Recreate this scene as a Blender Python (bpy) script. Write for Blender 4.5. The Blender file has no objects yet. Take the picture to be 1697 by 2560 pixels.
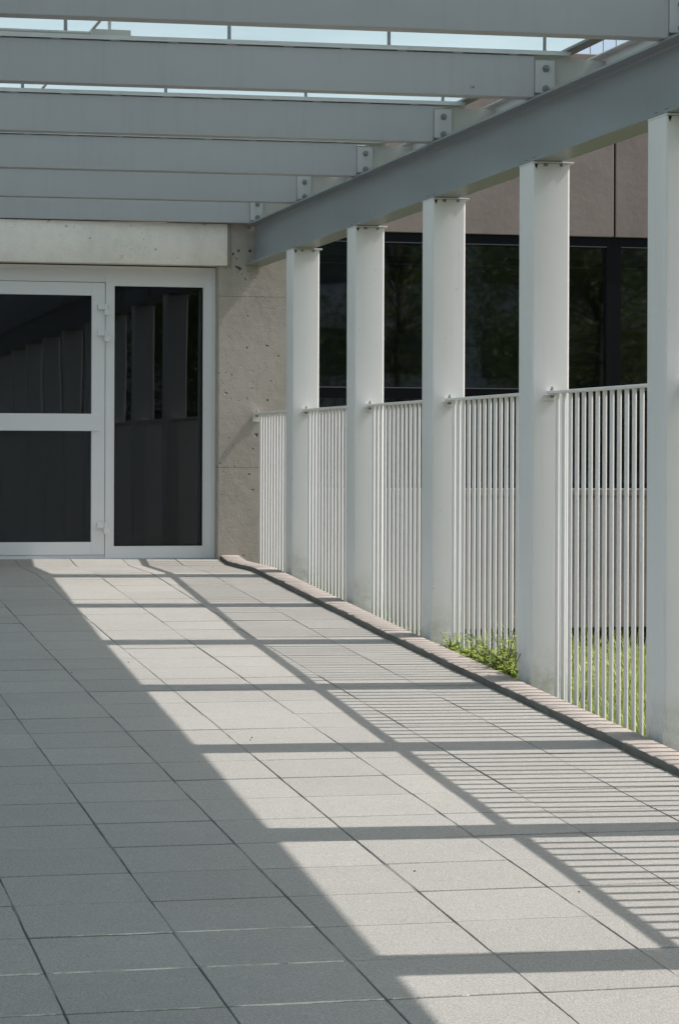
import bpy, bmesh, math, random
import numpy as np
from mathutils import Vector, Matrix, noise
random.seed(7); np.random.seed(7)
S = bpy.context.scene
COL = S.collection

# ------------------------------------------------------------------ camera
F_PX, YAW, HOR, ROLL, ZC = 6467.4, 0.22964, 1131.8, 0.003554, 0.8732
cd = bpy.data.cameras.new('camera'); cam = bpy.data.objects.new('camera', cd); COL.objects.link(cam)
cd.sensor_fit = 'HORIZONTAL'; cd.sensor_width = 24.0; cd.lens = F_PX / 1697 * 24.0
cd.shift_x = 0.0; cd.shift_y = -(1280 - HOR) / 1697
cd.clip_start = 0.05; cd.clip_end = 2000
cam.matrix_world = Matrix.Translation((0, 0, ZC)) @ Matrix.Rotation(-YAW, 4, 'Z') @ Matrix.Rotation(math.pi / 2, 4, 'X') @ Matrix.Rotation(ROLL, 4, 'Z')
S.camera = cam
# ------------------------------------------------------------------ light
SUN_EL, SUN_AZ = math.radians(51.8), math.radians(4.3)      # from +X, a little towards the camera side
w = bpy.data.worlds.new('World'); S.world = w; w.use_nodes = True
nt = w.node_tree; nt.nodes.clear()
sky = nt.nodes.new('ShaderNodeTexSky'); sky.sky_type = 'NISHITA'; sky.sun_disc = False
sky.sun_elevation = SUN_EL; sky.sun_rotation = math.pi / 2 + SUN_AZ
sky.air_density = 1.0; sky.dust_density = 3.8; sky.ozone_density = 0.7; sky.altitude = 200
bg = nt.nodes.new('ShaderNodeBackground'); bg.inputs['Strength'].default_value = 0.108
out = nt.nodes.new('ShaderNodeOutputWorld')
nt.links.new(sky.outputs[0], bg.inputs[0]); nt.links.new(bg.outputs[0], out.inputs[0])
sd = bpy.data.lights.new('sun', 'SUN'); sun = bpy.data.objects.new('sun', sd); COL.objects.link(sun)
sd.energy = 3.4; sd.angle = math.radians(0.47); sd.color = (1.0, 0.955, 0.925)
to_sun = Vector((math.cos(SUN_EL) * math.cos(SUN_AZ), -math.cos(SUN_EL) * math.sin(SUN_AZ), math.sin(SUN_EL)))
sun.rotation_euler = to_sun.to_track_quat('Z', 'Y').to_euler()
sun.location = (10, 0, 14)
S.view_settings.view_transform = 'Standard'; S.view_settings.look = 'None'
S.view_settings.gamma = 1.0; S.view_settings.use_curve_mapping = False
S.view_settings.exposure = 0.72
S.render.engine = 'CYCLES'
S.cycles.max_bounces = 10; S.cycles.transparent_max_bounces = 12

# ------------------------------------------------------------------ helpers
def link(name, me, mat=None, parent=None, **props):
    o = bpy.data.objects.new(name, me); COL.objects.link(o)
    if mat is not None and me is not None and len(me.materials) == 0: me.materials.append(mat)
    if parent: o.parent = parent
    for k, v in props.items(): o[k] = v
    return o
def empty(name, loc=(0, 0, 0), **props):
    o = bpy.data.objects.new(name, None); COL.objects.link(o); o.location = loc; o.empty_display_size = .1
    for k, v in props.items(): o[k] = v
    return o
class MB:
    def __init__(s): s.v = []; s.f = []
    def add(s, vs, fs):
        b = len(s.v); s.v += [tuple(p) for p in vs]; s.f += [tuple(i + b for i in f) for f in fs]; return s
    def box(s, x0, x1, y0, y1, z0, z1):
        return s.add([(x0,y0,z0),(x1,y0,z0),(x1,y1,z0),(x0,y1,z0),(x0,y0,z1),(x1,y0,z1),(x1,y1,z1),(x0,y1,z1)],
                     [(0,3,2,1),(4,5,6,7),(0,1,5,4),(1,2,6,5),(2,3,7,6),(3,0,4,7)])
    def cyl(s, a, b, r, n=10, r2=None):
        a = Vector(a); b = Vector(b); d = (b - a).normalized(); r2 = r if r2 is None else r2
        u = d.orthogonal().normalized(); w_ = d.cross(u)
        vs = []
        for c, rr in ((a, r), (b, r2)):
            for i in range(n):
                t = 2 * math.pi * i / n; vs.append(c + (u * math.cos(t) + w_ * math.sin(t)) * rr)
        fs = [(i, (i + 1) % n, n + (i + 1) % n, n + i) for i in range(n)]
        fs += [tuple(reversed(range(n))), tuple(range(n, 2 * n))]
        return s.add(vs, fs)
    def prism(s, loop, z0, z1):                        # loop of (x,y), CCW
        n = len(loop)
        vs = [(x, y, z0) for x, y in loop] + [(x, y, z1) for x, y in loop]
        fs = [(i, (i + 1) % n, n + (i + 1) % n, n + i) for i in range(n)] + [tuple(reversed(range(n))), tuple(range(n, 2 * n))]
        return s.add(vs, fs)
    def mesh(s, name, smooth=None, bevel=0, seg=2):
        me = bpy.data.meshes.new(name); me.from_pydata(s.v, [], s.f)
        if bevel:
            bm = bmesh.new(); bm.from_mesh(me)
            es = [e for e in bm.edges if len(e.link_faces) == 2 and e.calc_face_angle(0) > .6]
            bmesh.ops.bevel(bm, geom=es, offset=bevel, segments=seg, profile=.5, affect='EDGES', clamp_overlap=True)
            bm.to_mesh(me); bm.free()
        if smooth is not None:
            me.polygons.foreach_set('use_smooth', [True] * len(me.polygons))
            me.set_sharp_from_angle(angle=math.radians(smooth))
        me.update(); return me
def rrect(x0, x1, y0, y1, r, n=6):
    p = []
    for cx, cy, a0 in ((x1 - r, y0 + r, -90), (x1 - r, y1 - r, 0), (x0 + r, y1 - r, 90), (x0 + r, y0 + r, 180)):
        for i in range(n + 1):
            a = math.radians(a0 + 90 * i / n); p.append((cx + r * math.cos(a), cy + r * math.sin(a)))
    return p
def pbox(name, x0, x1, y0, y1, z0, z1, mat, parent, bevel=0, **pr):
    return link(name, MB().box(x0, x1, y0, y1, z0, z1).mesh(name, bevel=bevel, smooth=35 if bevel else None), mat, parent, **pr)

# ------------------------------------------------------------------ materials
class Mat:
    def __init__(s, name):
        s.m = bpy.data.materials.new(name); s.m.use_nodes = True; s.t = s.m.node_tree
        s.b = s.t.nodes['Principled BSDF']; s.out = s.t.nodes['Material Output']
        s.tc = s.n('ShaderNodeTexCoord'); s.co = s.tc.outputs['Object']
    def n(s, t, **kw):
        x = s.t.nodes.new(t)
        for k, v in kw.items(): setattr(x, k, v)
        return x
    def l(s, a, b): s.t.links.new(a, b)
    def noise(s, scale, detail=3, rough=.55, co=None):
        x = s.n('ShaderNodeTexNoise'); x.inputs['Scale'].default_value = scale; x.inputs['Detail'].default_value = detail; x.inputs['Roughness'].default_value = rough
        s.l(co or s.co, x.inputs['Vector']); return x.outputs['Fac']
    def mapping(s, scale, co=None):
        x = s.n('ShaderNodeMapping'); x.inputs['Scale'].default_value = scale; s.l(co or s.co, x.inputs['Vector']); return x.outputs[0]
    def rng(s, v, a, b, c, d):
        x = s.n('ShaderNodeMapRange'); x.inputs[1].default_value = a; x.inputs[2].default_value = b; x.inputs[3].default_value = c; x.inputs[4].default_value = d
        s.l(v, x.inputs[0]); return x.outputs[0]
    def mixc(s, fac, a, b, mode='MIX'):
        x = s.n('ShaderNodeMix', data_type='RGBA', blend_type=mode)
        if isinstance(fac, (int, float)): x.inputs[0].default_value = fac
        else: s.l(fac, x.inputs[0])
        for k, v in ((6, a), (7, b)):
            if isinstance(v, tuple): x.inputs[k].default_value = (*v, 1)
            else: s.l(v, x.inputs[k])
        return x.outputs[2]
    def math(s, op, a, b=None):
        x = s.n('ShaderNodeMath', operation=op)
        for k, v in ((0, a), (1, b)):
            if v is None: continue
            if isinstance(v, (int, float)): x.inputs[k].default_value = v
            else: s.l(v, x.inputs[k])
        return x.outputs[0]
    def bump(s, h, dist, strength=1.0):
        x = s.n('ShaderNodeBump'); x.inputs['Strength'].default_value = strength; x.inputs['Distance'].default_value = dist
        s.l(h, x.inputs['Height']); s.l(x.outputs[0], s.b.inputs['Normal']); return x
    def set(s, **kw):
        for k, v in kw.items():
            i = s.b.inputs[k]
            if isinstance(v, tuple): i.default_value = (*v, 1)
            elif isinstance(v, (int, float)): i.default_value = v
            else: s.l(v, i)
        return s.m
def world_co(m):
    g = m.n('ShaderNodeNewGeometry'); return g.outputs['Position']

def paint(name, col, rough=.42, dirt=.06, dirtcol=None, streak=True):
    m = Mat(name); co = world_co(m)
    n1 = m.noise(1.3, 4, .6, co); n2 = m.noise(1.0, 4, .65, m.mapping((22, 22, 1.1), co)); n3 = m.noise(260, 2, .5, co)
    c = m.mixc(m.rng(n1, .3, .75, 0, 1), tuple(x * (1 - dirt) for x in col), col)
    if streak: c = m.mixc(m.rng(n2, .52, .8, 0, .28), c, dirtcol or tuple(x * .72 for x in col))
    m.bump(n3, .0004, .35)
    return m.set(**{'Base Color': c, 'Roughness': m.rng(n1, .2, .8, rough - .06, rough + .08)})
M = {}
M['white'] = paint('white_paint', (.74, .735, .70), .38, .04, (.60, .58, .50))
def column_paint():
    m = Mat('column_paint'); co = world_co(m); sx = m.n('ShaderNodeSeparateXYZ'); m.l(co, sx.inputs[0])
    n1 = m.noise(1.1, 4, .6, co); n2 = m.noise(1.0, 5, .7, m.mapping((30, 30, .9), co)); n3 = m.noise(9, 5, .75, co); n4 = m.noise(260, 2, .5, co)
    col = (.785, .775, .745)
    c = m.mixc(m.rng(n1, .3, .75, 0, 1), tuple(x * .95 for x in col), col)
    c = m.mixc(m.rng(n2, .56, .82, 0, .30), c, (.56, .53, .44))
    hgt = m.math('SUBTRACT', sx.outputs['Z'], m.math('MULTIPLY', m.math('SUBTRACT', sx.outputs['Y'], 16.6), .0475))
    low = m.rng(hgt, .02, .24, 1, 0)
    c = m.mixc(m.math('MULTIPLY', low, m.rng(n3, .40, .68, 0, .65)), c, (.36, .32, .24))
    c = m.mixc(m.rng(m.noise(34, 3, .6, co), .70, .76, 0, .5), c, (.42, .39, .33))
    m.bump(n4, .0004, .35)
    return m.set(**{'Base Color': c, 'Roughness': m.rng(n1, .2, .8, .34, .48)})
M['column'] = column_paint()
M['bar'] = paint('rail_paint', (.80, .775, .745), .36, .03)
M['grey'] = paint('grey_paint', (.395, .392, .396), .45, .05)
M['girder'] = paint('girder_paint', (.26, .282, .29), .40, .06)
M['trim'] = paint('trim_paint', (.56, .555, .54), .42, .05)
M['plate'] = paint('plate_paint', (.50, .485, .475), .45, .05)
M['alu'] = paint('aluminium_frame', (.74, .735, .73), .40, .03, streak=False)
M['steel'] = paint('bolt_steel', (.22, .235, .235), .4, .1)
M['edge'] = paint('edge_bar_paint', (.21, .195, .18), .5, .08)
M['zinc'] = paint('zinc_box', (.50, .49, .45), .5, .12)
m = Mat('black_gap'); M['black'] = m.set(**{'Base Color': (.012, .012, .012), 'Roughness': .8})
m = Mat('dark_frame'); M['dframe'] = m.set(**{'Base Color': (.007, .008, .009), 'Roughness': .5, 'Specular IOR Level': .1})
m = Mat('lip_metal'); M['lip'] = m.set(**{'Base Color': (.10, .11, .115), 'Roughness': .5})

def concrete(name, col, pits=1.0, board=False, col2=None, bumpd=.003):
    m = Mat(name); co = world_co(m)
    n1 = m.noise(1.6, 5, .62, co); n2 = m.noise(14, 4, .6, co); n3 = m.noise(110, 3, .6, co)
    n4 = m.noise(1.0, 4, .6, m.mapping((5, 5, .5), co))
    c = m.mixc(m.rng(n1, .3, .7, 0, 1), tuple(x * .84 for x in col), col2 or tuple(x * 1.1 for x in col))
    c = m.mixc(m.rng(n4, .5, .75, 0, .35), c, tuple(x * .7 for x in col))
    c = m.mixc(m.rng(n2, .35, .7, 0, .35), c, tuple(x * 1.18 for x in col))
    c = m.mixc(m.rng(n3, .3, .75, 0, .22), c, tuple(x * .55 for x in col))
    v = m.n('ShaderNodeTexVoronoi'); v.inputs['Scale'].default_value = 9.0; v.inputs['Randomness'].default_value = 1.0
    warp = m.n('ShaderNodeVectorMath', operation='ADD'); nc = m.n('ShaderNodeTexNoise'); nc.inputs['Scale'].default_value = 7; m.l(co, nc.inputs['Vector'])
    sc = m.n('ShaderNodeVectorMath', operation='SCALE'); sc.inputs['Scale'].default_value = .16; m.l(nc.outputs['Color'], sc.inputs[0])
    m.l(co, warp.inputs[0]); m.l(sc.outputs[0], warp.inputs[1]); m.l(warp.outputs[0], v.inputs['Vector'])
    sel = m.rng(m.noise(2.3, 2, .5, co), .47, .56, 0, 1)
    pit = m.math('MULTIPLY', m.rng(v.outputs['Distance'], .05, .12, 1, 0), sel)
    v2 = m.n('ShaderNodeTexVoronoi'); v2.inputs['Scale'].default_value = 34.0; m.l(warp.outputs[0], v2.inputs['Vector'])
    pit2 = m.math('MULTIPLY', m.rng(v2.outputs['Distance'], .06, .17, 1, 0), m.rng(m.noise(3.1, 3, .5, co), .46, .58, 0, 1))
    p = m.math('MAXIMUM', pit, m.math('MULTIPLY', pit2, .7))
    p = m.math('MULTIPLY', p, pits)
    c = m.mixc(m.math('MULTIPLY', p, .75), c, tuple(x * .28 for x in col))
    h = m.math('SUBTRACT', m.math('ADD', m.math('MULTIPLY', n2, .8), m.math('MULTIPLY', n3, .35)), m.math('MULTIPLY', p, 1.6))
    m.bump(h, bumpd, .8)
    return m.set(**{'Base Color': c, 'Roughness': .9})
M['pier'] = concrete('board_concrete', (.405, .365, .315), 2.2, bumpd=.007)
M['lintel'] = concrete('smooth_concrete', (.88, .81, .74), 1.1, bumpd=.003)
M['facade'] = concrete('facade_concrete', (.305, .25, .215), .15, bumpd=.004)
M['facade_low'] = concrete('facade_base_concrete', (.32, .27, .24), .15, bumpd=.004)
M['kerb'] = concrete('kerb_stone', (.335, .29, .255), .35, bumpd=.003)
M['kerb_side'] = concrete('kerb_dirt_shade_side', (.145, .134, .112), .6, bumpd=.006)  # dirt tone with the shade of the sun-averted kerb faces painted in
M['opposite'] = concrete('opposite_concrete', (.52, .53, .56), .1)
M['bed'] = concrete('joint_bed', (.11, .10, .085), 0)
M['mortar'] = concrete('pale_mortar', (.68, .64, .54), 0)
M['grout'] = concrete('joint_sand', (.20, .19, .168), 0)

def slab_mat():
    m = Mat('paving_slab'); co = world_co(m)
    oi = m.n('ShaderNodeObjectInfo')
    n1 = m.noise(.8, 4, .6, co); n2 = m.noise(165, 2, .7, co); n3 = m.noise(300, 2, .5, co); n4 = m.noise(7, 5, .7, co); n5 = m.noise(2.4, 5, .7, co)
    base = (.288, .272, .245)
    c = m.mixc(m.rng(n1, .3, .7, 0, 1), tuple(x * .92 for x in base), tuple(x * 1.06 for x in base))
    c = m.mixc(m.rng(n4, .45, .75, 0, .40), c, tuple(x * .80 for x in base))
    c = m.mixc(m.rng(n5, .55, .75, 0, .35), c, (.235, .225, .18))
    c = m.mixc(m.rng(n2, .34, .66, 0, 1), m.mixc(.62, (.115, .11, .10), c), m.mixc(.70, (.50, .485, .45), c))
    c = m.mixc(m.rng(n3, .60, .72, 0, .40), c, (.09, .086, .078))
    v = m.math('ADD', .955, m.math('MULTIPLY', oi.outputs['Random'], .09))
    hs = m.n('ShaderNodeHueSaturation'); m.l(c, hs.inputs['Color']); m.l(v, hs.inputs['Value'])
    m.bump(m.math('ADD', n2, m.math('MULTIPLY', n4, .6)), .003, .9)
    return m.set(**{'Base Color': hs.outputs[0], 'Roughness': .85})
M['slab'] = slab_mat()

def roof_glass():
    m = Mat('roof_glass'); t = m.t; co = world_co(m)
    tr = m.n('ShaderNodeBsdfTranslucent'); df = m.n('ShaderNodeBsdfDiffuse'); gl = m.n('ShaderNodeBsdfGlossy'); gl.inputs['Roughness'].default_value = .12
    c = m.mixc(m.rng(m.noise(.9, 4, .6, co), .35, .7, 0, 1), (.545, .625, .64), (.60, .68, .69))
    m.l(c, tr.inputs['Color']); df.inputs['Color'].default_value = (.5, .58, .6, 1)
    m1 = m.n('ShaderNodeMixShader'); m1.inputs[0].default_value = .10; m.l(tr.outputs[0], m1.inputs[1]); m.l(df.outputs[0], m1.inputs[2])
    m2 = m.n('ShaderNodeMixShader'); m2.inputs[0].default_value = .03; m.l(m1.outputs[0], m2.inputs[1]); m.l(gl.outputs[0], m2.inputs[2])
    m.l(m2.outputs[0], m.out.inputs['Surface']); return m.m
M['roof_glass'] = roof_glass()
def pane_glass(name, tint, wav, ior=1.58, rough=.012):
    m = Mat(name); co = world_co(m)
    fr = m.n('ShaderNodeFresnel'); fr.inputs['IOR'].default_value = ior
    gl = m.n('ShaderNodeBsdfGlossy'); gl.inputs['Roughness'].default_value = rough; gl.inputs['Color'].default_value = (.92, .96, 1, 1)
    tp = m.n('ShaderNodeBsdfTransparent'); tp.inputs['Color'].default_value = (*tint, 1)
    b = m.n('ShaderNodeBump'); b.inputs['Distance'].default_value = wav; b.inputs['Strength'].default_value = 1
    m.l(m.noise(1.6, 1, .4, m.mapping((1, 1, .55), co)), b.inputs['Height'])
    m.l(b.outputs[0], gl.inputs['Normal'])
    mx = m.n('ShaderNodeMixShader'); m.l(fr.outputs[0], mx.inputs[0]); m.l(tp.outputs[0], mx.inputs[1]); m.l(gl.outputs[0], mx.inputs[2])
    m.l(mx.outputs[0], m.out.inputs['Surface']); return m.m
M['door_glass'] = pane_glass('door_glass', (.40, .44, .46), .0012)
M['window_glass'] = pane_glass('window_glass', (.35, .40, .42), .0016, 1.9, .022)
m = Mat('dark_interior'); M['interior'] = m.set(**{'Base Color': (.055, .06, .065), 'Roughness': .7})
m = Mat('blind_slat'); M['blind'] = m.set(**{'Base Color': (.35, .36, .37), 'Roughness': .6})
def leafmat(name, a, b, trans=.35):
    m = Mat(name)
    at = m.n('ShaderNodeAttribute', attribute_name='tint')
    c = m.mixc(at.outputs['Fac'], a, b)
    tl = m.n('ShaderNodeBsdfTranslucent'); m.l(c, tl.inputs['Color'])
    m.set(**{'Base Color': c, 'Roughness': .5})
    mx = m.n('ShaderNodeMixShader'); mx.inputs[0].default_value = trans
    m.l(m.b.outputs[0], mx.inputs[1]); m.l(tl.outputs[0], mx.inputs[2]); m.l(mx.outputs[0], m.out.inputs['Surface']); return m.m
M['grass'] = leafmat('grass_blade', (.13, .19, .026), (.40, .45, .09))
M['weed'] = leafmat('weed_leaf', (.11, .19, .028), (.40, .47, .09))
M['leaf'] = leafmat('tree_leaf', (.06, .10, .025), (.20, .26, .06))
m = Mat('lawn_soil'); n1 = m.noise(3, 4, .6, world_co(m))
M['lawn'] = m.set(**{'Base Color': m.mixc(m.rng(n1, .35, .65, 0, 1), (.035, .05, .015), (.06, .075, .02)), 'Roughness': .95})
m = Mat('far_ground'); n1 = m.noise(.2, 4, .6, world_co(m))
M['ground'] = m.set(**{'Base Color': m.mixc(n1, (.07, .09, .03), (.12, .11, .06)), 'Roughness': .95})
m = Mat('bark'); n1 = m.noise(9, 4, .7); M['bark'] = m.set(**{'Base Color': m.mixc(n1, (.07, .055, .04), (.17, .14, .11)), 'Roughness': .9})
m = Mat('pebble_dark'); M['pebble'] = m.set(**{'Base Color': (.06, .055, .05), 'Roughness': .8})

# ------------------------------------------------------------------ walkway profile
ROW = .4016
KN = [(-12, -.669), (2.3, -.669), (13.876, -.142), (17.49, .047), (18.49, .052), (18.89, .089), (20, .089)]
def zf(Y):
    for (a, za), (b, zb) in zip(KN, KN[1:]):
        if a <= Y <= b: return za + (zb - za) * (Y - a) / (b - a)
    return KN[0][1] if Y < KN[0][0] else KN[-1][1]
XJ = [.380, .782, 1.183, 1.586, 1.987, 2.390, 2.772, 3.166, 3.490]
KX0, KX1, KH = 3.490, 3.640, .033
WALL_Y, DOOR_Y = 18.80, 18.92

# ground, lawn
g = MB().add([(-600, -600, -1.42), (600, -600, -1.42), (600, 900, -1.42), (-600, 900, -1.42)], [(0, 1, 2, 3)])
link('ground', g.mesh('ground'), M['ground'], None, kind='structure', label='bare ground spreading away beyond the lawn and buildings', category='ground')
def zl(X, Y):
    t = min(max((Y - 10.5) / 13.0, 0), 1); base = -.68 + (-1.22 + .68) * t
    base += .03 * noise.noise(Vector((X * .8, Y * .8, 0)))
    bank = zf(Y) + KH - .025 - max(X - 3.66, 0) * .6
    return max(base, bank)
xs = [3.60, 3.66, 3.75, 3.85, 4.0, 4.2, 4.45, 4.8, 5.3, 6, 7, 8.5, 10, 12, 15, 20, 30]; ys = [-30, -20, -12] + [-6 + .5 * i for i in range(66)]
vs = [(x, y, zl(x, y)) for y in ys for x in xs]; n = len(xs)
fs = [(j * n + i, j * n + i + 1, (j + 1) * n + i + 1, (j + 1) * n + i) for j in range(len(ys) - 1) for i in range(n - 1)]
link('lawn', MB().add(vs, fs).mesh('lawn', smooth=60), M['lawn'], None, kind='structure', label='green lawn sloping down beside the paved ramp', category='lawn')

# walkway base (joint bed)
vs = []; prof = [(-12, zf(-12)), (2.3, zf(2.3)), (13.876, zf(13.876)), (17.49, zf(17.49)), (18.49, zf(18.49)), (18.885, zf(18.885))]
for y, z in prof:
    for x, zz in ((-1.5, -1.5), (-1.5, z - .006), (KX1 - .012, z - .006), (KX1 - .012, -1.5)): vs.append((x, y, zz))
fs = []
for j in range(len(prof) - 1):
    for k in range(4): fs.append((j * 4 + k, j * 4 + (k + 1) % 4, (j + 1) * 4 + (k + 1) % 4, (j + 1) * 4 + k))
fs += [(0, 1, 2, 3), tuple(len(vs) - 1 - k for k in range(4))]
walk = link('walkway', MB().add(vs, fs).mesh('walkway'), M['bed'], None, kind='structure', label='ramped walkway paved with square grey slabs', category='walkway')

def slab_mesh(k):
    rnd = random.Random(k); seg = 5; h = .5
    ring = []
    for s in range(4):
        for i in range(seg):
            t = -h + i / seg
            j = 0 if i == 0 else rnd.uniform(-.0040, .0005)
            if i == 0: p = [(-h + .004, -h + .004), (h - .004, -h + .004), (h - .004, h - .004), (-h + .004, h - .004)][s]
            else: p = [(t, -h - j), (h + j, t), (-t, h + j), (-h - j, -t)][s]
            ring.append(p)
    n = len(ring); vs = []
    for inset, z in ((0, -.12), (0, -.0022), (.0035, .0)):
        for x, y in ring: vs.append((x * (1 - 2 * inset), y * (1 - 2 * inset), z))
    vs = [(x, y, z * .4) if i < n else (x, y, z) for i, (x, y, z) in enumerate(vs)]
    fs = []
    for r in range(2):
        for i in range(n): fs.append((r * n + i, r * n + (i + 1) % n, (r + 1) * n + (i + 1) % n, (r + 1) * n + i))
    fs.append(tuple(range(2 * n, 3 * n)))
    me = MB().add(vs, fs).mesh('paving_slab'); me.materials.append(M['slab']); return me
SM = [slab_mesh(k) for k in range(6)]
rows = []
y = 7.8514 - 6 * ROW
while y < 17.45: rows.append((y, y + ROW)); y += ROW
rows += [(y, y + ROW), (y + ROW, y + 2 * ROW), (y + 2 * ROW, 18.49), (18.49, 18.884)]
GAP = .0032
for (y0, y1) in rows:
    for i in range(len(XJ) - 1):
        x0, x1 = XJ[i], XJ[i + 1]
        dy = random.uniform(-.0022, .0022)
        a = math.atan2(zf(y1) - zf(y0), y1 - y0)
        o = link('paving_slab', random.choice(SM), None, walk)
        o.location = ((x0 + x1) / 2 + random.uniform(-.0008, .0008), (y0 + y1) / 2 + dy, (zf(y0) + zf(y1)) / 2 + random.uniform(-.0012, .0012))
        o.rotation_euler = (a + random.uniform(-.0016, .0016), random.uniform(-.0016, .0016), random.uniform(-.0018, .0018))
        o.scale = (x1 - x0 - .0018 - random.uniform(0, .0016), (y1 - y0 - .0036 - random.choice((0, 0, .002, .0035))) / math.cos(a), 1)
# remaining slabs outside the picture: one part
mb = MB()
def addslab(x0, x1, y0, y1):
    g_ = .0025; x0 += g_; x1 -= g_; y0 += g_; y1 -= g_
    za, zb = zf(y0), zf(y1)
    mb.add([(x0, y0, za - .04), (x1, y0, za - .04), (x1, y1, zb - .04), (x0, y1, zb - .04), (x0, y0, za), (x1, y0, za), (x1, y1, zb), (x0, y1, zb)],
           [(4, 5, 6, 7), (0, 1, 5, 4), (1, 2, 6, 5), (2, 3, 7, 6), (3, 0, 4, 7)])
for (y0, y1) in rows:
    for k in range(5): addslab(.380 - (k + 1) * .402, .380 - k * .402, y0, y1) if .380 - (k + 1) * .402 > -1.7 else None
yy = rows[0][0]
while yy > -11:
    for k in range(-8, 5):
        x0 = .380 - (k + 1) * .402; x1 = x0 + .402
        if x0 > 3.4: continue
        addslab(x0, min(x1, KX0), yy - ROW, yy)
    yy -= ROW
link('paving_field', mb.mesh('paving_field'), M['slab'], walk, kind='stuff')

# pale mortar squeezed out of a few cross joints
def mortar(xa, xb, yj):
    rnd = random.Random(int(xa * 1000)); n_ = 60; v_ = []
    for i in range(n_ + 1):
        x = xa + (xb - xa) * i / n_; wd = .0040 * max(.03, .55 + 1.5 * noise.noise(Vector((x * 9, yj * 3, 1))) + .9 * noise.noise(Vector((x * 60, yj, 2)))) * (1 if 0 < i < n_ else .2); yy_ = yj + rnd.uniform(-.0008, .0008)
        v_ += [(x, yy_ - wd, zf(yj - wd) + .0003), (x, yy_, zf(yj) + .003), (x, yy_ + wd, zf(yj + wd) + .0003)]
    f_ = []
    for i in range(n_):
        for k in range(2): f_.append((i * 3 + k, i * 3 + 3 + k, i * 3 + 4 + k, i * 3 + 1 + k))
    link('mortar_joint', MB().add(v_, f_).mesh('mortar_joint'), M['mortar'], walk)
Yj = lambda k: 7.8514 - k * ROW
for xa, xb, k in ((.90, 1.18, 2), (1.19, 1.58, 2), (.80, 1.18, 3), (1.20, 1.40, 3), (1.42, 1.57, 3), (.95, 1.18, 4), (1.20, 1.58, 4), (.39, .76, 4), (1.60, 1.8, 4), (.5, .77, 3)): mortar(xa, xb, Yj(k))

# sand filler lying in stretches of the lengthwise joints
for q, xj in enumerate(XJ[1:-1]):
    rnd = random.Random(40 + q); mbj = MB(); yy = 5.5
    while yy < 18.4:
        ln = rnd.uniform(.12, .75)
        if rnd.random() < .62:
            n_ = max(3, int(ln / .06)); v_ = []; f_ = []
            for i in range(n_ + 1):
                ya = yy + ln * i / n_; wd = .0016 + rnd.uniform(0, .0012) if 0 < i < n_ else .0004; xo = rnd.uniform(-.0007, .0007)
                v_ += [(xj + xo - wd, ya, zf(ya) - .0006), (xj + xo + wd, ya, zf(ya) - .0003)]
            mbj.add(v_, [(2 * i, 2 * i + 1, 2 * i + 3, 2 * i + 2) for i in range(n_)])
        yy += ln + rnd.uniform(.02, .25)
    link('joint_filler', mbj.mesh('joint_filler'), M['grout'], walk, kind='stuff')

# kerb stones
def kerb_stone(y0, y1, seed):
    n_ = max(4, int((y1 - y0) / .045)); v_ = []; f_ = []
    sec = [(KX0, -.03), (KX0 + .001, KH * .55), (KX0 + .004, KH - .004), (KX0 + .012, KH), (KX0 + .07, KH + .001), (KX1 - .012, KH), (KX1 - .003, KH - .006), (KX1, KH - .02), (KX1, -.75)]
    for i in range(n_ + 1):
        yy_ = y0 + (y1 - y0) * i / n_
        for k, (x, z) in enumerate(sec):
            q = Vector((seed * 3.1, yy_ * 14, k * 2.7)); a = noise.noise(q); b = noise.noise(q + Vector((9, 4, 2)))
            amp = .0065 if k in (1, 2, 3, 6, 7) else .0012
            if k in (0, 8): amp = 0
            v_.append((x + a * amp, yy_, zf(yy_) + z + b * amp * .55))
    m_ = len(sec)
    for i in range(n_):
        for k in range(m_ - 1): f_.append((i * m_ + k, i * m_ + k + 1, (i + 1) * m_ + k + 1, (i + 1) * m_ + k))
    f_ += [tuple(reversed(range(m_))), tuple(range(n_ * m_, (n_ + 1) * m_))]
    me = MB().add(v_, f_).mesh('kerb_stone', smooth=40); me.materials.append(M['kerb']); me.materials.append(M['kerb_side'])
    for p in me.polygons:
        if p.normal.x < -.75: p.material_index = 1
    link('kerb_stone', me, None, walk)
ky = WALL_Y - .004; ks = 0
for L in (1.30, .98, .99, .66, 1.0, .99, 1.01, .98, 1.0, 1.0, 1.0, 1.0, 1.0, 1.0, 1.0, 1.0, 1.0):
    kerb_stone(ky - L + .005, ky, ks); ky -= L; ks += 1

# ------------------------------------------------------------------ steel columns
CX0, CX1, CDEP, P0, PIT = 3.671, 3.856, .218, 10.131, 1.7985
ORD = ['first', 'second', 'third', 'fourth', 'fifth', 'sixth', 'seventh', 'eighth', 'ninth', 'tenth', 'eleventh', 'twelfth', 'thirteenth', 'fourteenth', 'fifteenth']
colY = [P0 + PIT * (4 - k) for k in range(13)]        # far face, k=0 next to the wall
zt = 2.258
xc = (CX0 + CX1) / 2
shaft_me = MB().prism(rrect(-(CX1 - CX0) / 2, (CX1 - CX0) / 2, -CDEP, 0, .011), 0, 1).mesh('shaft', smooth=50)
cap_me = MB().box(-(CX1 - CX0) / 2 + .001, (CX1 - CX0) / 2 + .018, -CDEP - .009, .003, -.008, 0).mesh('cap_plate', bevel=.0015)
bolt_me = MB().cyl((0, 0, -.012), (0, 0, 0), .010, 6).mesh('bolt')
notch_me = MB().add([(-.009, -.0015, -.010), (.009, -.0015, -.010), (.001, -.0015, -.034), (-.009, .004, -.010), (.009, .004, -.010), (.001, .004, -.034)], [(0, 2, 1), (3, 4, 5), (0, 1, 4, 3), (1, 2, 5, 4), (2, 0, 3, 5)]).mesh('drain_notch')
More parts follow.
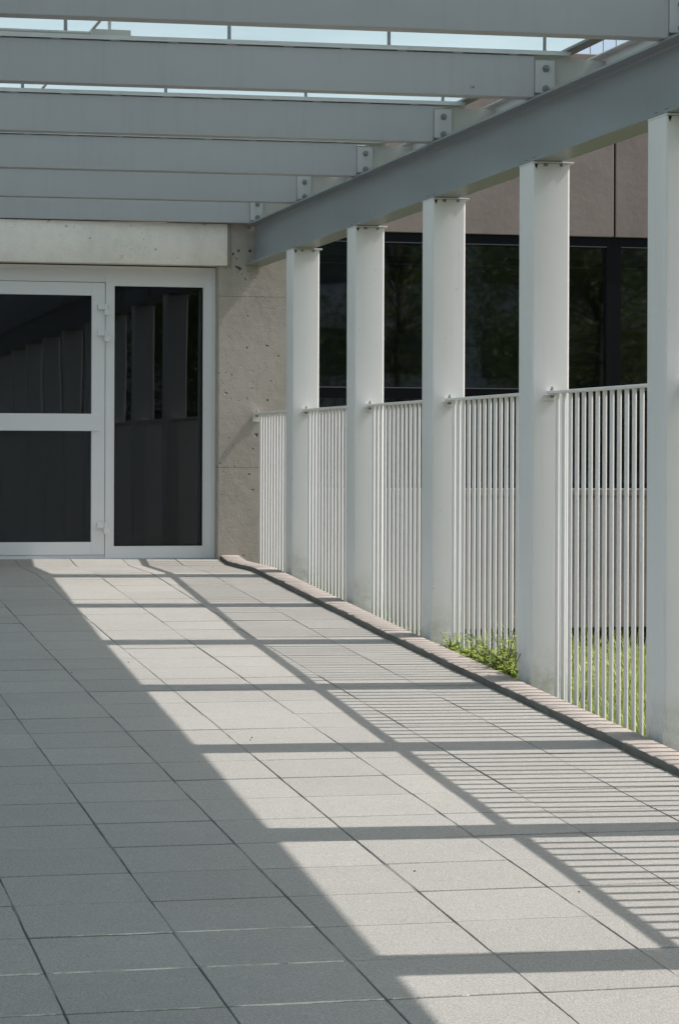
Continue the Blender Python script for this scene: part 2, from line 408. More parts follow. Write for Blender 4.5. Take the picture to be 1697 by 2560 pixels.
def clamp_mesh(): return MB().box(-.05, .05, -.012, 0, 0, .022).mesh('bolt_bar')
for k, yc in enumerate(colY):
    t = empty('steel_column', (xc, yc, -1.3), label='%s white steel column along the ramp, counted from the concrete wall' % ORD[k], category='column', group='white steel columns carrying the canopy')
    o = link('shaft', shaft_me, M['column'], t); o.scale = (1, 1, zt - .010 + 1.3)
    o = link('cap_plate', cap_me, M['white'], t); o.location = (0, 0, zt + 1.3)
    for dx in (-.028, .052):
        o = link('bolt', bolt_me, M['steel'], t); o.location = (dx, -CDEP - .0065 + .004, zt + 1.3 - .010)
    o = link('drain_notch', notch_me, M['black'], t); o.location = (-(CX1 - CX0) / 2 + .017, -CDEP - .0005, zt + 1.3 - .002)
    o.rotation_euler = (0, 0, -.35)

# ------------------------------------------------------------------ railing panels
RX0, RX1, RZ0, RZ1, BX = 3.742, 3.790, 1.156, 1.170, 3.766
bar_me = MB().prism(rrect(-.0075, .0075, -.0135, .0135, .0062, 6), 0, 1).mesh('baluster', smooth=60)
def rail_panel(yf, yn, label, wall=False):
    """yf: face it starts from (far end), yn: back face of the nearer column"""
    t = empty('railing_panel', (BX, (yf + yn) / 2, zf((yf + yn) / 2)), label=label, category='railing', group='white baluster railing panels between the columns')
    off = Vector(t.location)
    def put(name, me, mat, loc=(0, 0, 0), sc=(1, 1, 1)):
        o = link(name, me, mat, t); o.location = Vector(loc) - off; o.scale = sc; return o
    put('rail', MB().box(RX0, RX1, yn + .004, yf - .004, RZ0, RZ1).mesh('rail', bevel=.002), M['bar'])
    nb = 0; yb = yf - (.14 if wall else .098)
    while yb > yn + .08:
        zb = zf(yb) + KH - .10
        put('baluster', bar_me, M['bar'], (BX, yb, zb), (1, 1, RZ0 - zb + .001)); yb -= .0972; nb += 1
    za, zb = zf(yn) + KH - .10, zf(yf) + KH - .10
    put('bottom_rail', MB().add([(RX0, yn + .004, za - .014), (RX1, yn + .004, za - .014), (RX1, yf - .004, zb - .014), (RX0, yf - .004, zb - .014), (RX0, yn + .004, za), (RX1, yn + .004, za), (RX1, yf - .004, zb), (RX0, yf - .004, zb)],
        [(0, 3, 2, 1), (4, 5, 6, 7), (0, 1, 5, 4), (1, 2, 6, 5), (2, 3, 7, 6), (3, 0, 4, 7)]).mesh('bottom_rail'), M['bar'])
    br = put('bracket', MB().box(RX0 - .008, RX1 - .004, yf - .062, yf - .001, RZ0 - .007, RZ0 - .001).box(RX0 - .008, RX1 - .004, yf - .007, yf - .001, RZ0 - (.055 if wall else .03), RZ0 - .0072).mesh('bracket', bevel=.001), M['bar'])
    put('bolt', MB().cyl((RX0 + .016, yf - .042, RZ0 - .019), (RX0 + .016, yf - .042, RZ1 + .020), .0055, 8).cyl((RX0 + .016, yf - .042, RZ0 - .019), (RX0 + .016, yf - .042, RZ0 - .0075), .011, 6).cyl((RX0 + .016, yf - .042, RZ1 + .0005), (RX0 + .016, yf - .042, RZ1 + .009), .010, 6).mesh('bolt'), M['steel'])
rail_panel(WALL_Y, colY[0], 'short white baluster railing panel fixed to the concrete wall', True)
for k in range(len(colY) - 1):
    rail_panel(colY[k] - CDEP, colY[k + 1], 'white baluster railing panel between the %s and %s columns from the wall' % (ORD[k], ORD[k + 1]))

# ------------------------------------------------------------------ girder
GX0, GX1, GZ0, GZ1 = 3.672, 3.822, 2.260, 2.562
GY0, GY1 = -11.6, WALL_Y - .003
gxm = (GX0 + GX1) / 2
gir = empty('roof_girder', (gxm, 10, GZ0), label='long grey steel I-beam running over the white column tops', category='girder')
def gp(name, me, mat=M['girder']):
    o = link(name, me, mat, gir); o.location = -Vector(gir.location); return o
tf, r_ = .011, .015
sec = [(gxm - .0038, GZ0 + tf + r_), (gxm - .0038, GZ1 - tf - r_)]
def gsection():
    L = [(GX0, GZ0), (GX1, GZ0), (GX1, GZ0 + tf)]
    cc = lambda cx, cz, a0, a1: [(cx + r_ * math.cos(math.radians(a)), cz + r_ * math.sin(math.radians(a))) for a in np.linspace(a0, a1, 5)]
    L += cc(gxm + .0038 + r_, GZ0 + tf + r_, 270, 180) + cc(gxm + .0038 + r_, GZ1 - tf - r_, 180, 90) + [(GX1, GZ1 - tf), (GX1, GZ1), (GX0, GZ1), (GX0, GZ1 - tf)]
    L += cc(gxm - .0038 - r_, GZ1 - tf - r_, 90, 0) + cc(gxm - .0038 - r_, GZ0 + tf + r_, 0, -90) + [(GX0, GZ0 + tf)]
    return L
L = gsection(); n = len(L)
vs = [(x, GY0, z) for x, z in L] + [(x, GY1, z) for x, z in L]
fs = [(i, n + i, n + (i + 1) % n, (i + 1) % n) for i in range(n)] + [tuple(range(n)), tuple(reversed(range(n, 2 * n)))]
gir_me = MB().add(vs, fs).mesh('profile', smooth=40); gp('profile', gir_me)
nut_me = MB().cyl((0, 0, 0), (0, 0, .011), .010, 6).mesh('bolt')
for k, yc in enumerate(colY):
    for yo in (-.05, -CDEP + .05):
        o = gp('bolt', nut_me, M['steel']); o.location += Vector((GX0 + .022, yc + yo, GZ0 + tf))
# outer fascia channel
fa = empty('fascia_channel', (4.045, 10, 2.6), label='thin grey edge channel along the outer side of the canopy', category='fascia')
o = link('channel', MB().box(4.044, 4.050, GY0, WALL_Y + 1, 2.585, 2.782).box(4.008, 4.0435, GY0, WALL_Y + 1, 2.776, 2.782).box(4.008, 4.0435, GY0, WALL_Y + 1, 2.585, 2.591).mesh('channel'), M['trim'], fa); o.location = -Vector(fa.location)
eb = link('glazing_edge_bar', MB().box(3.840, 3.908, GY0, WALL_Y + .6, 2.7885, 2.801).mesh('glazing_edge_bar'), M['edge'], None, label='dark flat bar running along the edge of the glass roof', category='bar')

# ------------------------------------------------------------------ canopy beams
BZ0, BZ1 = 2.5645, 2.7626
beamY = [18.700, 17.077, 15.345, 13.560, 11.741, 9.930] + [9.930 - 1.8 * i for i in range(1, 12)]
POST = [3.75 - .76 * i for i in range(7)]
BSL = -.030
XL = -1.30
body_me = MB().box(XL - 3.69, -.0015, 0, .095, BZ0, BZ1).mesh('body', bevel=.003)
tb = MB().box(XL - 3.69, .172, -.012, .107, 2.7668, 2.7868)
xx = XL - 3.69
while xx < .15:
    tb.box(xx, xx + .045, -.004, .099, BZ1 + .0003, 2.7665); xx += .27
trim_me = tb.mesh('trim')
plate_me = MB().box(0, .096, -.006, .02, 2.586, 2.741).mesh('splice_plate', bevel=.0015)
stub_me = MB().box(.0005, .350, .022, .034, BZ0 + .0005, 2.754).mesh('stub')
sb_me = MB().cyl((0, 0, 0), (0, -.012, 0), .0135, 6).cyl((0, 0, 0), (0, -.003, 0), .018, 14).cyl((0, -.011, 0), (0, -.02, 0), .007, 8).mesh('bolt')
post_me = MB().cyl((0, 0, 2.7869), (0, 0, 2.899), .0085, 8).mesh('glazing_post', smooth=50)
num = bpy.data.curves.new('num', 'FONT'); num.body = '14'; num.size = .024; num.align_x = 'CENTER'
no_ = bpy.data.objects.new('num', num); COL.objects.link(no_)
dg = bpy.context.evaluated_depsgraph_get(); nme = bpy.data.meshes.new_from_object(no_.evaluated_get(dg)); bpy.data.objects.remove(no_)
nme.transform(Matrix.Rotation(math.pi / 2, 4, 'X')); nme.materials.clear(); nme.materials.append(M['black'])
for k, yb in enumerate(beamY):
    b = empty('roof_beam', (3.69, yb, 0), category='beam', group='grey steel beams across the canopy',
              label='%s grey steel beam across the canopy, counted from the concrete lintel' % (ORD[k] if k < 15 else ('sixteenth' if k == 15 else 'seventeenth')))
    if k == 4: b['label'] = 'fifth grey steel beam from the lintel, marked with a small 14'
    b.rotation_euler = (0, 0, BSL)
    link('body', body_me, M['grey'], b); link('trim', trim_me, M['trim'], b)
    pl = link('splice_plate', plate_me, M['plate'], b)
    for z in (2.702, 2.606):
        o = link('bolt', sb_me, M['steel'], pl); o.location = (.052, -.006, z)
    link('stub', stub_me, M['zinc'], b)
    for px in POST:
        o = link('glazing_post', post_me, M['steel'], b); o.location = (px - 3.69, .045, 0)
    if k == 4:
        o = link('painted_number', nme, None, b); o.location = (3.382 - 3.69, -.0006, 2.595)

# roof glass panes
xe = [4.078, -1.5]
for k in range(len(beamY) - 1):
    yA, yB = beamY[k + 1], beamY[k]
    for i in range(len(xe) - 1):
        x1, x0 = xe[i], xe[i + 1]
        s = lambda x, yy_: yy_ + .045 + BSL * (x - 3.69)
        g_ = .0008; a, b_ = x0 + g_, x1 - g_
        q = [(a, s(a, yA) + .004), (b_, s(b_, yA) + .004), (b_, s(b_, yB) - .004), (a, s(a, yB) - .004)]
        o = link('roof_glass_pane', MB().prism(q, 2.8995, 2.9095).mesh('roof_glass_pane'), M['roof_glass'], None, label='pale blue translucent glass pane over the canopy beams', category='glass pane', group='glass panes of the canopy roof')
# tie rod and bracket seen above the beams
o = link('tie_rod', MB().cyl((1.60, -8, 2.823), (1.60, 18.7, 2.823), .007, 8).mesh('tie_rod', smooth=50), M['zinc'], None, label='thin round rod running lengthwise above the canopy beams', category='rod')
br = empty('pipe_bracket', (1.675, 11.80, 2.787), label='small galvanised box with a thin pipe resting on a canopy beam', category='bracket')
def bp(nm, me):
    o = link(nm, me, M['zinc'], br); o.location = -Vector(br.location)
bp('box', MB().box(1.585, 1.768, 11.805, 11.852, 2.788, 2.8155).mesh('box', bevel=.002))
bp('pipe', MB().cyl((-1.0, 11.83, 2.799), (1.584, 11.83, 2.799), .0075, 8).mesh('pipe', smooth=50))
bp('upright', MB().cyl((1.672, 11.83, 2.8156), (1.672, 11.83, 2.898), .0075, 8).mesh('upright', smooth=50))
bp('joint_line', MB().box(1.673, 1.676, 11.803, 11.8048, 2.789, 2.815).mesh('joint_line'))

# ------------------------------------------------------------------ entrance building
eb_ = empty('entrance_building', (2.0, 19.5, 0), label='low concrete entrance building with grey glazed door at the ramp head', category='building')
def ep(name, me, mat, parent=None, **pr):
    o = link(name, me, mat, parent or eb_, **pr)
    if parent is None: o.location = -Vector(eb_.location)
    return o
def ebox(name, x0, x1, y0, y1, z0, z1, mat, parent=None, bevel=0, **pr):
    return ep(name, MB().box(x0, x1, y0, y1, z0, z1).mesh(name, bevel=bevel, smooth=35 if bevel else None), mat, parent, **pr)
PX0, PX1 = 3.472, 4.16
def rough_block(x0, x1, y0, y1, z0, z1, amp, seed, nz):
    # block whose vertical left arris and edges are chipped
    v_ = []; f_ = []; ring = [(x0 + .006, y0), (x1, y0), (x1, y1), (x0, y1), (x0, y0 + .006)]; m_ = len(ring)
    for i in range(nz + 1):
        z = z0 + (z1 - z0) * i / nz
        for k, (x, yy_) in enumerate(ring):
            d = noise.noise(Vector((seed, z * 17, k))) * amp if k in (0, 4) else 0
            d += max(0, noise.noise(Vector((seed + 5, z * 31, k)))) * amp if k in (0, 4) else 0
            v_.append((x + (abs(d) if k == 0 else 0), yy_ + (abs(d) if k == 4 else 0), z))
    for i in range(nz):
        for k in range(m_): f_.append((i * m_ + k, i * m_ + (k + 1) % m_, (i + 1) * m_ + (k + 1) % m_, (i + 1) * m_ + k))
    f_ += [tuple(reversed(range(m_))), tuple(range(nz * m_, (nz + 1) * m_))]
    return MB().add(v_, f_).mesh('concrete_lift')
LJ = [-1.3, .7605, 2.0275, 3.05]
for i in range(3): ep('concrete_lift', rough_block(PX0, PX1, WALL_Y, WALL_Y + .32, LJ[i] + (.0012 if i else 0), LJ[i + 1] - .0012, .006, i * 3.3, 40), M['pier'])
ebox('joint_backing', PX0 + .01, PX1 - .01, WALL_Y + .007, WALL_Y + .3, LJ[1] - .02, LJ[2] + .02, M['bed'])
# side and rear shell
ebox('side_wall', PX1 - .3, PX1, WALL_Y + .3205, 26.5, -1.3, 3.05, M['pier'])
ebox('roof_slab', -4, PX1 + .02, WALL_Y + .32, 26.5, 3.051, 3.25, M['lintel'])
ebox('upper_wall', -4, 3.47, WALL_Y + .045, WALL_Y + .32, 2.56, 3.05, M['lintel'])
ebox('lintel', -4, 3.536, WALL_Y - .024, WALL_Y + .19, 2.2535, 2.5595, M['lintel'], bevel=.004)
# chipped mortar strip at lintel end
mbs = MB(); nseg = 30; v_ = []; f_ = []
for i in range(nseg + 1):
    z = 2.247 + .31 * i / nseg; wd = .030 + .012 * noise.noise(Vector((z * 26, 3, 1)))
    yy_ = WALL_Y - .009 + .004 * noise.noise(Vector((z * 40, 8, 1)))
    v_ += [(3.537, yy_, z), (3.537 + wd, yy_ + .002, z), (3.537 + wd + .004, WALL_Y + .002, z)]
for i in range(nseg):
    for k in range(2): f_.append((i * 3 + k, i * 3 + k + 1, i * 3 + 4 + k, i * 3 + 3 + k))
ep('mortar_strip', mbs.add(v_, f_).mesh('mortar_strip'), M['kerb'])
ebox('left_wall', -4, -1.5, WALL_Y, WALL_Y + .32, -1.3, 2.2534, M['pier'])
# lobby seen through the glass
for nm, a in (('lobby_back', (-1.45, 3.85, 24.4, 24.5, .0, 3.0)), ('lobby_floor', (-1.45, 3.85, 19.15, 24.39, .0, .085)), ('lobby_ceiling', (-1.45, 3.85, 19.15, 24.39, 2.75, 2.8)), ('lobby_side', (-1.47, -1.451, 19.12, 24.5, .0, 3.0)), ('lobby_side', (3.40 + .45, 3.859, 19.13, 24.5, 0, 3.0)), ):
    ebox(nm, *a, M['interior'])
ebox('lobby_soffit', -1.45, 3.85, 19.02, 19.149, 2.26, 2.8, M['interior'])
# door set: outer frame
FY = DOOR_Y
fr = ep('door_frame', MB().box(3.380, 3.470, FY, FY + .07, .095, 2.2425).box(-1.5, 3.3798, FY, FY + .07, 2.171, 2.2425).box(2.6535, 3.3798, FY, FY + .07, .095, .179).box(2.6535, 2.7195, FY, FY + .07, .1792, 2.1708).box(2.7197, 3.3798, FY, FY + .07, 2.097, 2.1708).mesh('door_frame'), M['alu'])
ep('frame_edge', MB().box(3.4395, 3.471, FY - .012, FY - .0005, .093, 2.243).box(-1.5, 3.439, FY - .012, FY - .0005, 2.214, 2.243).mesh('frame_edge'), M['alu'], fr)
ep('frame_head', MB().box(-1.5, 2.6525, FY + .001, FY + .069, 2.123, 2.1708).mesh('frame_head'), M['alu'], fr)
ep('glazing_bead', MB().box(2.7205, 2.7265, FY + .004, FY + .02, .1797, 2.0965).box(3.373, 3.3792, FY + .004, FY + .02, .1797, 2.0965).box(2.7266, 3.3729, FY + .004, FY + .02, 2.090, 2.0965).box(2.7266, 3.3729, FY + .004, FY + .02, .1797, .186).mesh('glazing_bead'), M['dframe'], fr)
ep('side_glass', MB().box(2.7268, 3.3727, FY + .022, FY + .028, .1862, 2.0898).mesh('side_glass'), M['door_glass'], fr)
ep('threshold', MB().box(-1.5, 3.47, FY - .028, FY + .16, .06, .0945).box(-1.5, 2.652, FY + .004, FY + .05, .0946, .114).mesh('threshold'), M['alu'], fr)
ep('gasket', MB().box(2.640, 2.6532, FY + .0505, FY + .06, .1142, 2.1705).mesh('gasket'), M['black'], fr)
ep('gasket', MB().box(-1.4, 2.6398, FY + .0505, FY + .06, 2.110, 2.1225).mesh('gasket'), M['black'], fr)
# door leaves
def leaf(xh, xo, sgn, label):
    """xh hinge side, xo opening side"""
    lf = ep('door_leaf', None, None, label=label)
    def q(nm, boxes, mat, y0=FY - .006, y1=FY + .05, bevel=0):
        mb_ = MB()
        for (a, b_, c, d) in boxes: mb_.box(min(a, b_), max(a, b_), y0, y1, c, d)
        o = ep(nm, mb_.mesh(nm, bevel=bevel), mat, lf); return o
    z0, z1 = .1165, 2.119; s = sgn
    q('stile', [(xh, xh - s * .098, z0, z1)], M['alu'], bevel=.0015); q('stile', [(xo, xo + s * .098, z0, z1)], M['alu'], bevel=.0015)
    q('top_rail', [(xh - s * .0985, xo + s * .0985, 2.0235, z1)], M['alu'], bevel=.0015); q('bottom_rail', [(xh - s * .0985, xo + s * .0985, z0, .2105)], M['alu'], bevel=.0015)
    q('glass_pane', [(xh - s * .099, xo + s * .099, .2110, 2.0230)], M['door_glass'], FY + .016, FY + .022)
    q('push_bar', [(xh - s * .045, xo + s * .045, 1.027, 1.153)], M['alu'], FY - .024, FY - .0065, .003)
    for zc_ in (1.922, 1.728, .3145):
        h = q('hinge', [(xh - s * .057, xh - s * .0005, zc_ - .001, zc_ + .0415)], M['alu'], FY - .030, FY - .0065, .002)
        ep('knuckle', MB().cyl((xh + s * .004, FY - .024, zc_ + .0005), (xh + s * .004, FY - .024, zc_ + .0425), .0135, 14).mesh('knuckle', smooth=50), M['alu'], h)
        ep('knuckle', MB().box(min(xh - s * .008, xh + s * .032), max(xh - s * .008, xh + s * .032), FY - .034, FY - .0005, zc_ - .0435, zc_ - .002).mesh('knuckle', bevel=.003), M['alu'], h)
leaf(2.6485, 1.570, 1, 'grey framed glass door leaf with a broad push bar')
leaf(.480, 1.560, -1, 'grey framed glass door leaf beyond the picture edge')
ep('door_frame', MB().box(-1.5, .4765, FY, FY + .07, .095, 2.1705).mesh('door_frame'), M['alu'])

# opposite row that carries the other beam ends (outside the picture)
LXC = -1.18
for k, yc in enumerate(colY):
    t = empty('steel_column', (LXC, yc, -1.3), label='%s white steel column of the opposite row, counted from the entrance building' % ORD[k], category='column', group='white steel columns of the opposite row')
    o = link('shaft', shaft_me, M['column'], t); o.scale = (1, 1, zt - .010 + 1.3)
    o = link('cap_plate', cap_me, M['white'], t); o.location = (0, 0, zt + 1.3)
g2 = empty('roof_girder', (LXC, 10, GZ0), label='grey steel I-beam on the opposite row of columns', category='girder')
o = link('profile', gir_me, M['girder'], g2); o.location = Vector((-gxm, -10, -GZ0))
# unseen paving added left of the walkway to bounce sunlight onto columns and beams
ct = MB().add([(-30, -30, -.012), (-1.505, -30, -.012), (-1.505, 18.79, -.012), (-30, 18.79, -.012), (-30, -30, -1.41), (-1.505, -30, -1.41), (-1.505, 18.79, -1.41), (-30, 18.79, -1.41)], [(0, 1, 2, 3), (0, 4, 5, 1), (1, 5, 6, 2), (2, 6, 7, 3), (3, 7, 4, 0)])
link('bounce_court', ct.mesh('bounce_court'), M['slab'], None, kind='structure', label='added unseen paving beyond the walkway, bouncing sunlight back', category='bounce_court')

# ------------------------------------------------------------------ office wing
YB = 26.0
ow = empty('office_building', (9, YB, -1.2), label='concrete office wing with dark ribbon windows behind the lawn', category='building')
def op(name, me, mat, parent=None):
    o = link(name, me, mat, parent or ow)
    if parent is None: o.location = -Vector(ow.location)
    return o
def obox(name, x0, x1, y0, y1, z0, z1, mat, parent=None, bevel=0): return op(name, MB().box(x0, x1, y0, y1, z0, z1).mesh(name, bevel=bevel), mat, parent)
MODS = [9.06 + 1.8 * k for k in range(-3, 7)]
WT, WB, FT = 3.168, .505, -.965
for a, b_ in zip(MODS, MODS[1:]):
    a0 = max(a, 4.17)
    obox('concrete_panel', a0 + .012, b_ - .012, YB, YB + .22, WT, 5.10, M['facade'], bevel=.008)
    obox('base_panel', a0 + .006, b_ - .006, YB, YB + .22, FT, WB - .075, M['facade_low'], bevel=.006)
    wn = op('window', MB().box(a0 + .0805, b_ - .0805, YB + .03, YB + .11, WT - .105, WT - .001).box(a0 + .0805, b_ - .0805, YB + .03, YB + .11, WB + .0, WB + .055).box(a0 + .0005, a0 + .08, YB + .03, YB + .12, WB, WT - .0005).box(b_ - .08, b_ - .0005, YB + .03, YB + .12, WB, WT - .0005)
        .box(a0 + .0805, b_ - .0805, YB + .03, YB + .11, 1.44, 1.555).mesh('window'), M['dframe'])
    op('glass_pane', MB().box(a0 + .081, b_ - .081, YB + .075, YB + .081, 1.556, WT - .106).mesh('glass_pane'), M['window_glass'], wn)
    op('glass_pane', MB().box(a0 + .081, b_ - .081, YB + .075, YB + .081, WB + .056, 1.439).mesh('glass_pane'), M['window_glass'], wn)
    for zz in (1.548, WT - .109): op('transom_lip', MB().box(a0 + .081, b_ - .081, YB + .024, YB + .0295, zz, zz + .009).mesh('transom_lip'), M['lip'], wn)
    op('blind', MB().box(a0 + .09, b_ - .09, YB + .13, YB + .134, 2.84, 2.852).box(a0 + .09, b_ - .09, YB + .13, YB + .15, 2.93, 3.04).mesh('blind'), M['blind'], wn)
    sl = obox('window_sill', a0 + .001, b_ - .001, YB - .05, YB + .22, WB - .074, WB - .0005, M['facade_low'], bevel=.006)
    op('sill_rail', MB().box(a0 + .001, b_ - .001, YB - .055, YB - .0505, WB - .03, WB - .014).mesh('sill_rail'), M['edge'], sl)
obox('room_back', 4.2, 19.7, YB + 3.9, YB + 4, -1.4, 5.0, M['interior']); obox('room_ceiling', 4.2, 19.7, YB + .221, YB + 3.89, 3.18, 3.3, M['interior']); obox('room_floor', 4.2, 19.7, YB + .221, YB + 3.89, .3, .42, M['interior'])
obox('plinth', 4.17, 19.8, YB + .12, YB + .3, -1.6, FT - .001, M['black'])
obox('roof_deck', 4.17, 19.8, YB + .2205, YB + 8, 4.8, 5.05, M['facade'])
obox('joint_backing', 4.17, 19.8, YB + .1, YB + .2195, WT + .01, 4.79, M['black'])
rr = op('roof_railing', MB().box(4.2, 19.7, YB + .10, YB + .13, 6.18, 6.21).mesh('roof_railing'), M['steel'])
for i in range(104):
    x = 4.32 + .1445 * i + .02
    op('railing_wire', MB().cyl((x, YB + .115, 5.10), (x, YB + .115, 6.18), .0055, 5).mesh('railing_wire'), M['steel'], rr)

# ------------------------------------------------------------------ planting
def blades(N, xr, yr, hmin, hmax, wd, seed, rootf=None):
    rng = np.random.default_rng(seed)
    X = rng.uniform(*xr, N); Y = rng.uniform(*yr, N)
    keep = ~((X < 4.7) & (Y > 13.35)); X, Y = X[keep], Y[keep]; N = len(X)
    Z = np.array([zl(a, b_) for a, b_ in zip(X, Y)])
    patch = np.array([noise.noise(Vector((a * 1.1, b_ * 1.1, 4))) for a, b_ in zip(X, Y)])
    H = rng.uniform(hmin, hmax, N) * (1 + .55 * patch); A = rng.uniform(0, 2 * np.pi, N); Ln = rng.uniform(.15, .8, N) * H; W = wd * rng.uniform(.6, 1.3, N)
    dx, dy = np.cos(A), np.sin(A); px, py = -dy, dx
    V = np.empty((N, 5, 3))
    for j, (t, wj) in enumerate(((0, -1), (0, 1), (.55, -.8), (.55, .8), (1, 0))):
        V[:, j, 0] = X + dx * Ln * t ** 2 + px * W * wj * .5; V[:, j, 1] = Y + dy * Ln * t ** 2 + py * W * wj * .5
        V[:, j, 2] = Z + H * (t - .18 * t * t) - .01
    base = np.arange(N)[:, None] * 5
    tri = np.concatenate([base + [0, 1, 3], base + [0, 3, 2], base + [2, 3, 4]], 1).reshape(-1, 3)
    tint = np.repeat(np.clip(rng.uniform(0, 1, N) * .7 + .25 + patch * .4, 0, 1), 5)
    return V.reshape(-1, 3), tri, tint
def npmesh(name, V, T, tint, mat):
    me = bpy.data.meshes.new(name); me.vertices.add(len(V)); me.vertices.foreach_set('co', V.ravel())
    k = T.shape[1]; me.loops.add(T.size); me.loops.foreach_set('vertex_index', T.ravel().astype(np.int32))
    me.polygons.add(len(T)); me.polygons.foreach_set('loop_start', (np.arange(len(T)) * k).astype(np.int32)); me.polygons.foreach_set('loop_total', np.full(len(T), k, np.int32))
    a = me.attributes.new('tint', 'FLOAT', 'POINT'); a.data.foreach_set('value', tint.astype(np.float32))
    me.update(calc_edges=True); me.materials.append(mat); return me
parts = [blades(52000, (4.0, 10.6), (12.0, 25.7), .05, .17, .011, 1), blades(9000, (3.9, 11), (6, 12), .05, .15, .011, 2), blades(5200, (4.6, 10), (18, 25.6), .2, .46, .010, 3), blades(2500, (4.3, 7.5), (12.5, 18), .14, .30, .009, 4)]
off = 0; Vs, Ts, Cs = [], [], []
for V, T, C in parts: Vs.append(V); Ts.append(T + off); Cs.append(C); off += len(V)
link('grass', npmesh('grass', np.concatenate(Vs), np.concatenate(Ts), np.concatenate(Cs), M['grass']), None, None, kind='stuff', label='bright green long grass growing on the lawn beside the ramp', category='grass')

def weed(x, yy_, h, nst, seed, label, spread=.5):
    rnd = random.Random(seed); z0 = zl(x, yy_) - .01; V = []; T = []; C = []; stems = MB()
    for s in range(nst):
        a = rnd.uniform(0, 6.28); ln = rnd.uniform(.1, spread); hh = h * rnd.uniform(.55, 1.0)
        P_ = [Vector((math.cos(a) * ln * hh * t ** 1.6, math.sin(a) * ln * hh * t ** 1.6, hh * t)) for t in (0, .25, .5, .75, 1)]
        for p, q in zip(P_, P_[1:]): stems.cyl(p, q, .0016, 4)
        nl = int(4 + hh * 34)
        for i in range(nl):
            t = (i + .6) / nl; f = t * 4; j = min(int(f), 3); c = P_[j].lerp(P_[j + 1], f - j)
            la = a + i * 2.4 + rnd.uniform(-.4, .4); L_ = rnd.uniform(.03, .062) * (1.15 - .5 * t); W_ = L_ * rnd.uniform(.28, .42); up = rnd.uniform(-.1, .7)
            d = Vector((math.cos(la), math.sin(la), up)).normalized(); sdv = d.cross(Vector((0, 0, 1))).normalized(); nn = sdv.cross(d)
            b0 = len(V)
            V += [c, c + d * L_ * .45 + sdv * W_ * .5 - nn * .002, c + d * L_ * .45 - sdv * W_ * .5 - nn * .002, c + d * L_ * .45 + nn * .003, c + d * L_ - nn * .004]
            T += [(b0, b0 + 1, b0 + 3), (b0, b0 + 3, b0 + 2), (b0 + 1, b0 + 4, b0 + 3), (b0 + 3, b0 + 4, b0 + 2)]
            C += [min(1, max(0, rnd.uniform(.1, .75) + .25 * t))] * 5
    w_ = empty('weed', (x, yy_, z0), label=label, category='weed', group='weeds growing along the kerb')
    link('leaves', npmesh('leaves', np.array([tuple(v) for v in V]), np.array(T), np.array(C), M['weed']), None, w_)
    link('stem', stems.mesh('stem'), M['lawn'], w_)
wl = 'leafy green weed growing through the balusters behind the kerb'
ra = random.Random(5)
for i in range(36):
    t = i / 35; yy_ = 13.30 - 1.34 * t + ra.uniform(-.05, .05)
    weed(3.645 + ra.uniform(0, .11), yy_, (ra.uniform(.06, .13) + (.12 if ra.random() < .3 else 0)) * (.7 + .6 * t), ra.randint(3, 6), i, 'low leafy green weed spreading over the kerb edge under the railing', 1.0)
for i in range(20):
    weed(3.80 + ra.uniform(0, .3), 11.95 + ra.uniform(0, .95), ra.uniform(.20, .46), ra.randint(2, 4), 100 + i, 'tall thin-stalked green weed standing behind the balusters', .3)

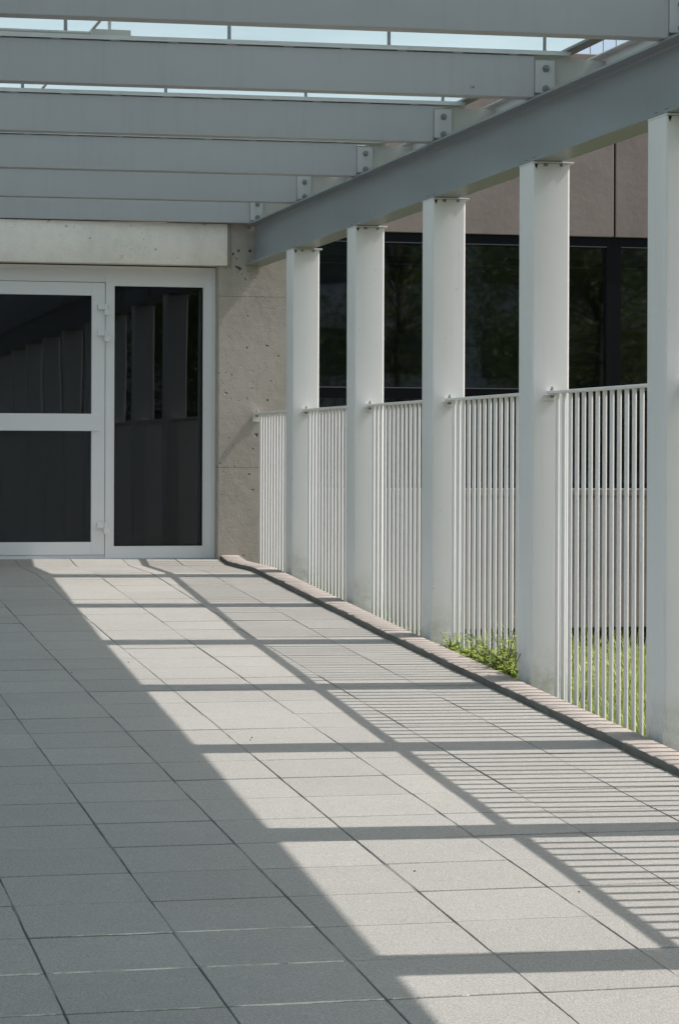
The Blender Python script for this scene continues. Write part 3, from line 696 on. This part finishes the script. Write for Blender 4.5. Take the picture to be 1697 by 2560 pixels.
def tree(x, yy_, h, r, seed, label):
    rnd = random.Random(seed); rng = np.random.default_rng(seed)
    t = empty('tree', (x, yy_, zl(x, yy_) - .05), label=label, category='tree', group='trees mirrored in the windows')
    tr = MB(); pts = [Vector((0, 0, 0)), Vector((.05, .03, h * .25)), Vector((-.04, .06, h * .5)), Vector((0, 0, h * .8))]
    rad = [.16, .13, .09, .03]
    for i in range(3): tr.cyl(pts[i], pts[i + 1], rad[i], 8, rad[i + 1])
    cl = []
    for i in range(44):
        a = rnd.uniform(0, 6.28); zz = rnd.uniform(.22, 1.0); rr_ = r * math.sqrt(rnd.random()) * (1.05 - abs(zz - .55) * 1.1)
        c = Vector((math.cos(a) * rr_, math.sin(a) * rr_, h * zz)); cl.append(c)
        tr.cyl(pts[1].lerp(pts[3], min(1, zz * .8)), c, .035, 5, .01)
    link('trunk', tr.mesh('trunk'), M['bark'], t)
    N = 14000; ci = rng.integers(0, len(cl), N); cc = np.array([tuple(c) for c in cl])[ci]
    d = rng.normal(size=(N, 3)); d /= np.linalg.norm(d, axis=1)[:, None]; P_ = cc + d * (rng.uniform(0, 1, (N, 1)) ** .5) * r * .38
    u = rng.normal(size=(N, 3)); u /= np.linalg.norm(u, axis=1)[:, None]; v = np.cross(u, rng.normal(size=(N, 3))); v /= np.linalg.norm(v, axis=1)[:, None]
    sz = rng.uniform(.035, .075, (N, 1))
    V = np.stack([P_ - u * sz, P_ + v * sz * .5, P_ + u * sz, P_ - v * sz * .5], 1).reshape(-1, 3)
    link('crown', npmesh('crown', V, np.arange(N * 4).reshape(-1, 4), np.repeat(rng.uniform(0, 1, N), 4), M['leaf']), None, t)
for i, (x, yy_, h, r) in enumerate(((15.0, -6, 8.5, 3.0), (9.4, -9, 6.5, 2.2), (18.5, -2, 8.0, 2.8), (12.0, -14, 8.0, 2.8), (7.4, -15, 7.0, 2.4), (21, -9, 9, 3.2))):
    tree(x, yy_, h, r, i + 1, 'leafy green tree standing on the lawn, mirrored in the dark glass')

nb = empty('opposite_building', (14, -34, -1.2), label='grey office block across the lawn, seen mirrored in the windows', category='building')
def nbp(nm, me, mat, parent=None):
    o = link(nm, me, mat, parent or nb)
    if parent is None: o.location = -Vector(nb.location)
    return o
nbp('wall', MB().box(3, 46, -44, -34, -1.4, 13).mesh('wall'), M['opposite'])
for fl in range(4):
    for k in range(12):
        x = 4.2 + k * 3.5; z = .3 + fl * 3.2
        wn_ = nbp('window', MB().box(x, x + 2.3, -34.0, -33.96, z, z + 1.7).mesh('window'), M['dframe'])
        nbp('pane', MB().box(x + .08, x + 2.22, -33.959, -33.95, z + .08, z + 1.62).mesh('pane'), M['lip'], wn_)

# small loose pebbles on the slabs
def ramp_pt(x, yy_): return (x, yy_, zf(yy_))
for i, (x, yy_) in enumerate(((1.60, 12.55), (2.05, 10.35), (2.07, 10.42), (2.05, 7.73), (2.46, 7.36), (3.33, 18.2), (1.93, 12.9))):
    rnd = random.Random(i); bm = bmesh.new(); bmesh.ops.create_icosphere(bm, subdivisions=1, radius=.0042)
    for v in bm.verts: v.co *= rnd.uniform(.7, 1.15); v.co.z *= .6
    me = bpy.data.meshes.new('pebble'); bm.to_mesh(me); bm.free()
    o = link('pebble', me, M['pebble'], None, label='tiny dark pebble lying on the paving slabs', category='pebble', group='loose pebbles on the paving'); o.location = (x, yy_, zf(yy_) + .0025)
for o in list(COL.objects):
    if o.parent is None and 'label' in o.keys() and 'kind' not in o.keys(): o['kind'] = 'thing'
